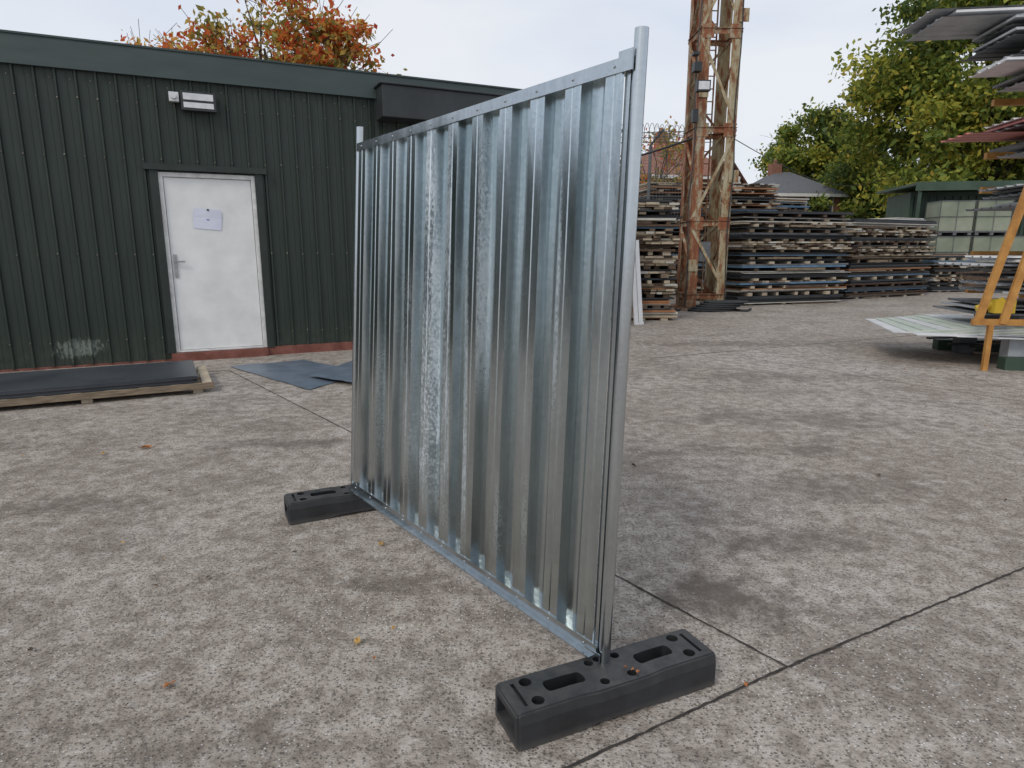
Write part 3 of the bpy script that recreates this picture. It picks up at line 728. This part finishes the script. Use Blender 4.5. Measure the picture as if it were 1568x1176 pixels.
def tree(name,base,crown,radii,nclump,nleaf,lsize,leafmats,trunk_r,seed,spread=.9,limbs=40,bare=0,shell=.45):
    rs=np.random.RandomState(seed); E=empty(name,base,0)
    base=Vector((0,0,0)); cr=Vector(crown); 
    b=B()
    top=Vector((cr.x+rs.uniform(-.3,.3),cr.y,cr.z+radii[2]*.35))
    pts=[base]
    K_=7
    for i in range(1,K_+1):
        t=i/K_; pts.append(base.lerp(top,t)+Vector((rs.uniform(-.18,.18),rs.uniform(-.18,.18),0))*(1 if i<K_ else 0))
    for i in range(K_): b.cone(pts[i],pts[i+1],trunk_r*(1-i/K_*.85)*(1.25 if i==0 else 1),trunk_r*(1-(i+1)/K_*.85),9,0,False)
    cl=[]
    for i in range(nclump):
        d=rs.normal(size=3); d/=np.linalg.norm(d); rr_=(shell+(1-shell)*rs.rand()**.6)
        lump=1+.16*math.sin(d[0]*5+seed)+.13*math.sin(d[2]*6+d[1]*4+seed*2)
        p=np.array(cr)+d*np.array(radii)*rr_*lump*.92
        cl.append(p)
    for i in range(min(limbs,nclump)):
        c=Vector(cl[i]); 
        j=int(min(K_-1,max(2,(c.z-1)/top.z*K_*.75))); s=pts[j]
        mid=s.lerp(c,.5)+Vector((rs.uniform(-.3,.3),rs.uniform(-.3,.3),rs.uniform(-.1,.5)))
        r0=trunk_r*.32*(1-j/K_*.5)
        b.cone(s,mid,r0,r0*.55,6,0,False); b.cone(mid,c,r0*.55,r0*.15,5,0,False)
        for q in range(4+bare):
            e=c+Vector(rs.normal(size=3))*spread*.8; b.cone(c.lerp(mid,rs.rand()*.6),e,r0*.2,.006,4,0,False)
    b.obj('trunk_and_limbs',[MAT_BARK],E)
    nm=len(leafmats); own=rs.choice(nm,nclump,p=np.array([f for _,f in leafmats])/sum(f for _,f in leafmats))
    csz=(.55+.75*rs.rand(nclump))*spread
    ids_all=rs.randint(0,nclump,nleaf); pick=np.where(rs.rand(nleaf)<.75,own[ids_all],rs.randint(0,nm,nleaf))
    for mi_,(lm,frac) in enumerate(leafmats):
        ids=ids_all[pick==mi_]; N=len(ids)
        if N==0: continue
        cen=np.array(cl)[ids]+rs.normal(size=(N,3))*csz[ids][:,None]*np.array([.5,.5,.36])
        sz=lsize*(.6+.8*rs.rand(N))[:,None]
        o=leafmesh('foliage_%d'%mi_,cen,sz,.5,lm,rs); o.parent=E
    return E
tree('broadleaf_tree',(26.0,38,0),(0,0,8.6),(8.4,5.5,8.4),230,95000,.17,[(LEAF_GREEN,.5),(LEAF_YEL,.38),(LEAF_DARK,.15)],.45,3,1.3,70)
tree('broadleaf_tree',(23.2,50,0),(0,0,6.8),(4.8,3.5,4.6),80,32000,.17,[(LEAF_DARK,.2),(LEAF_GREEN,.6),(LEAF_YEL,.2)],.3,11,1.0,40)
tree('broadleaf_tree',(35.0,38,0),(0,0,9.0),(6.5,5,9.0),140,36000,.18,[(LEAF_YEL,.4),(LEAF_GREEN,.6)],.4,5,1.2,40)
tree('broadleaf_tree',(22.0,44,0),(0,0,4.2),(3.0,3,3.4),50,16000,.17,[(LEAF_DARK,.4),(LEAF_GREEN,.6)],.3,6,.9,20)
tree('autumn_maple_tree',(-6.1,18.2,0),(0,0,5.7),(3.0,2.2,2.6),120,15000,.085,[(LEAF_AUT,.75),(LEAF_OLIVE,.25)],.2,21,.50,110,bare=2)
tree('autumn_maple_tree',(-8.8,18.6,0),(0,0,5.3),(2.0,1.6,1.9),50,2600,.08,[(LEAF_AUT,1.0)],.12,9,.42,50,bare=4)
tree('autumn_maple_tree',(6.1,28.5,0),(0,0,4.0),(2.6,1.8,2.6),50,3600,.08,[(LEAF_AUT,.4),(LEAF_OLIVE,.6)],.16,14,.6,50,bare=6)
def mass(name,x0,x1,y,h,N,mat,seed):
    rs=np.random.RandomState(seed)
    xs=rs.uniform(x0,x1,N); hh=h*(.65+.25*np.sin(xs*.45+seed)+.12*np.sin(xs*1.3)); zs=hh*rs.rand(N)**.6; ys=y+rs.normal(size=N)*.9
    leafmesh(name,np.stack([xs,ys,zs],1),.3*(.6+.8*rs.rand(N))[:,None],.6,mat,rs)
mass('distant_trees',-20,70,62,5.5,30000,LEAF_DARK,4)

b=B(); pr=None
for i in range(21):
    t=i/20; q=Vector((5+17*t,17.2+22*t,4.55+1.2*t-1.0*math.sin(math.pi*t)))
    if pr is not None: b.cone(pr,q,.012,.012,5,0,False)
    pr=q
pr=None
for i in range(21):
    t=i/20; q=Vector((4.6-4.0*t,17.2+10*t,4.3+.6*t-.4*math.sin(math.pi*t)))
    if pr is not None: b.cone(pr,q,.03,.03,5,0,False)
    pr=q
b.obj('overhead_cable',[MAT_DGREY])

# ---------------------------------------------------------------- world, sun, camera
w=bpy.data.worlds.new('World'); scene.world=w; w.use_nodes=True
nt=w.node_tree; bgn=nt.nodes['Background']
sky=nt.nodes.new('ShaderNodeTexSky'); sky.sky_type='NISHITA'; sky.sun_disc=False
EL,AZ=rad(42),rad(215)
sky.sun_elevation=EL; sky.sun_rotation=AZ; sky.air_density=1.0; sky.dust_density=2.0
tc=nt.nodes.new('ShaderNodeTexCoord'); mp=nt.nodes.new('ShaderNodeMapping'); mp.inputs['Scale'].default_value=(1,1,3.2)
nt.links.new(tc.outputs['Generated'],mp.inputs[0])
nz_=nt.nodes.new('ShaderNodeTexNoise'); nz_.inputs['Scale'].default_value=1.6; nz_.inputs['Detail'].default_value=5; nz_.inputs['Distortion'].default_value=.3
nt.links.new(mp.outputs[0],nz_.inputs['Vector'])
rp=nt.nodes.new('ShaderNodeValToRGB'); rp.color_ramp.elements[0].position=.35; rp.color_ramp.elements[0].color=(.65,.73,.88,1); rp.color_ramp.elements[1].position=.64; rp.color_ramp.elements[1].color=(.88,.905,.95,1)
nt.links.new(nz_.outputs['Fac'],rp.inputs[0])
sc=nt.nodes.new('ShaderNodeVectorMath'); sc.operation='SCALE'; sc.inputs['Scale'].default_value=10.0; nt.links.new(rp.outputs[0],sc.inputs[0])
mx=nt.nodes.new('ShaderNodeMix'); mx.data_type='RGBA'; mx.inputs[0].default_value=.9
nt.links.new(sky.outputs[0],mx.inputs[6]); nt.links.new(sc.outputs[0],mx.inputs[7]); nt.links.new(mx.outputs[2],bgn.inputs[0]); bgn.inputs[1].default_value=.1
sl=bpy.data.lights.new('sun','SUN'); sl.energy=1.2; sl.angle=rad(18); sl.color=(1,.92,.82)
so_=bpy.data.objects.new('sun',sl); COL.objects.link(so_)
d=Vector((math.sin(AZ)*math.cos(EL),math.cos(AZ)*math.cos(EL),math.sin(EL)))
so_.rotation_euler=d.to_track_quat('Z','Y').to_euler()
cam=bpy.data.cameras.new('camera'); cam.lens=22.96; cam.sensor_width=36; cam.clip_end=1500; cam.clip_start=.05
co=bpy.data.objects.new('camera',cam); COL.objects.link(co); co.location=(0,0,1.585); co.rotation_euler=(rad(90-11.75),0,0)
scene.camera=co
scene.view_settings.view_transform='Standard'; scene.view_settings.look='None'; scene.view_settings.exposure=0
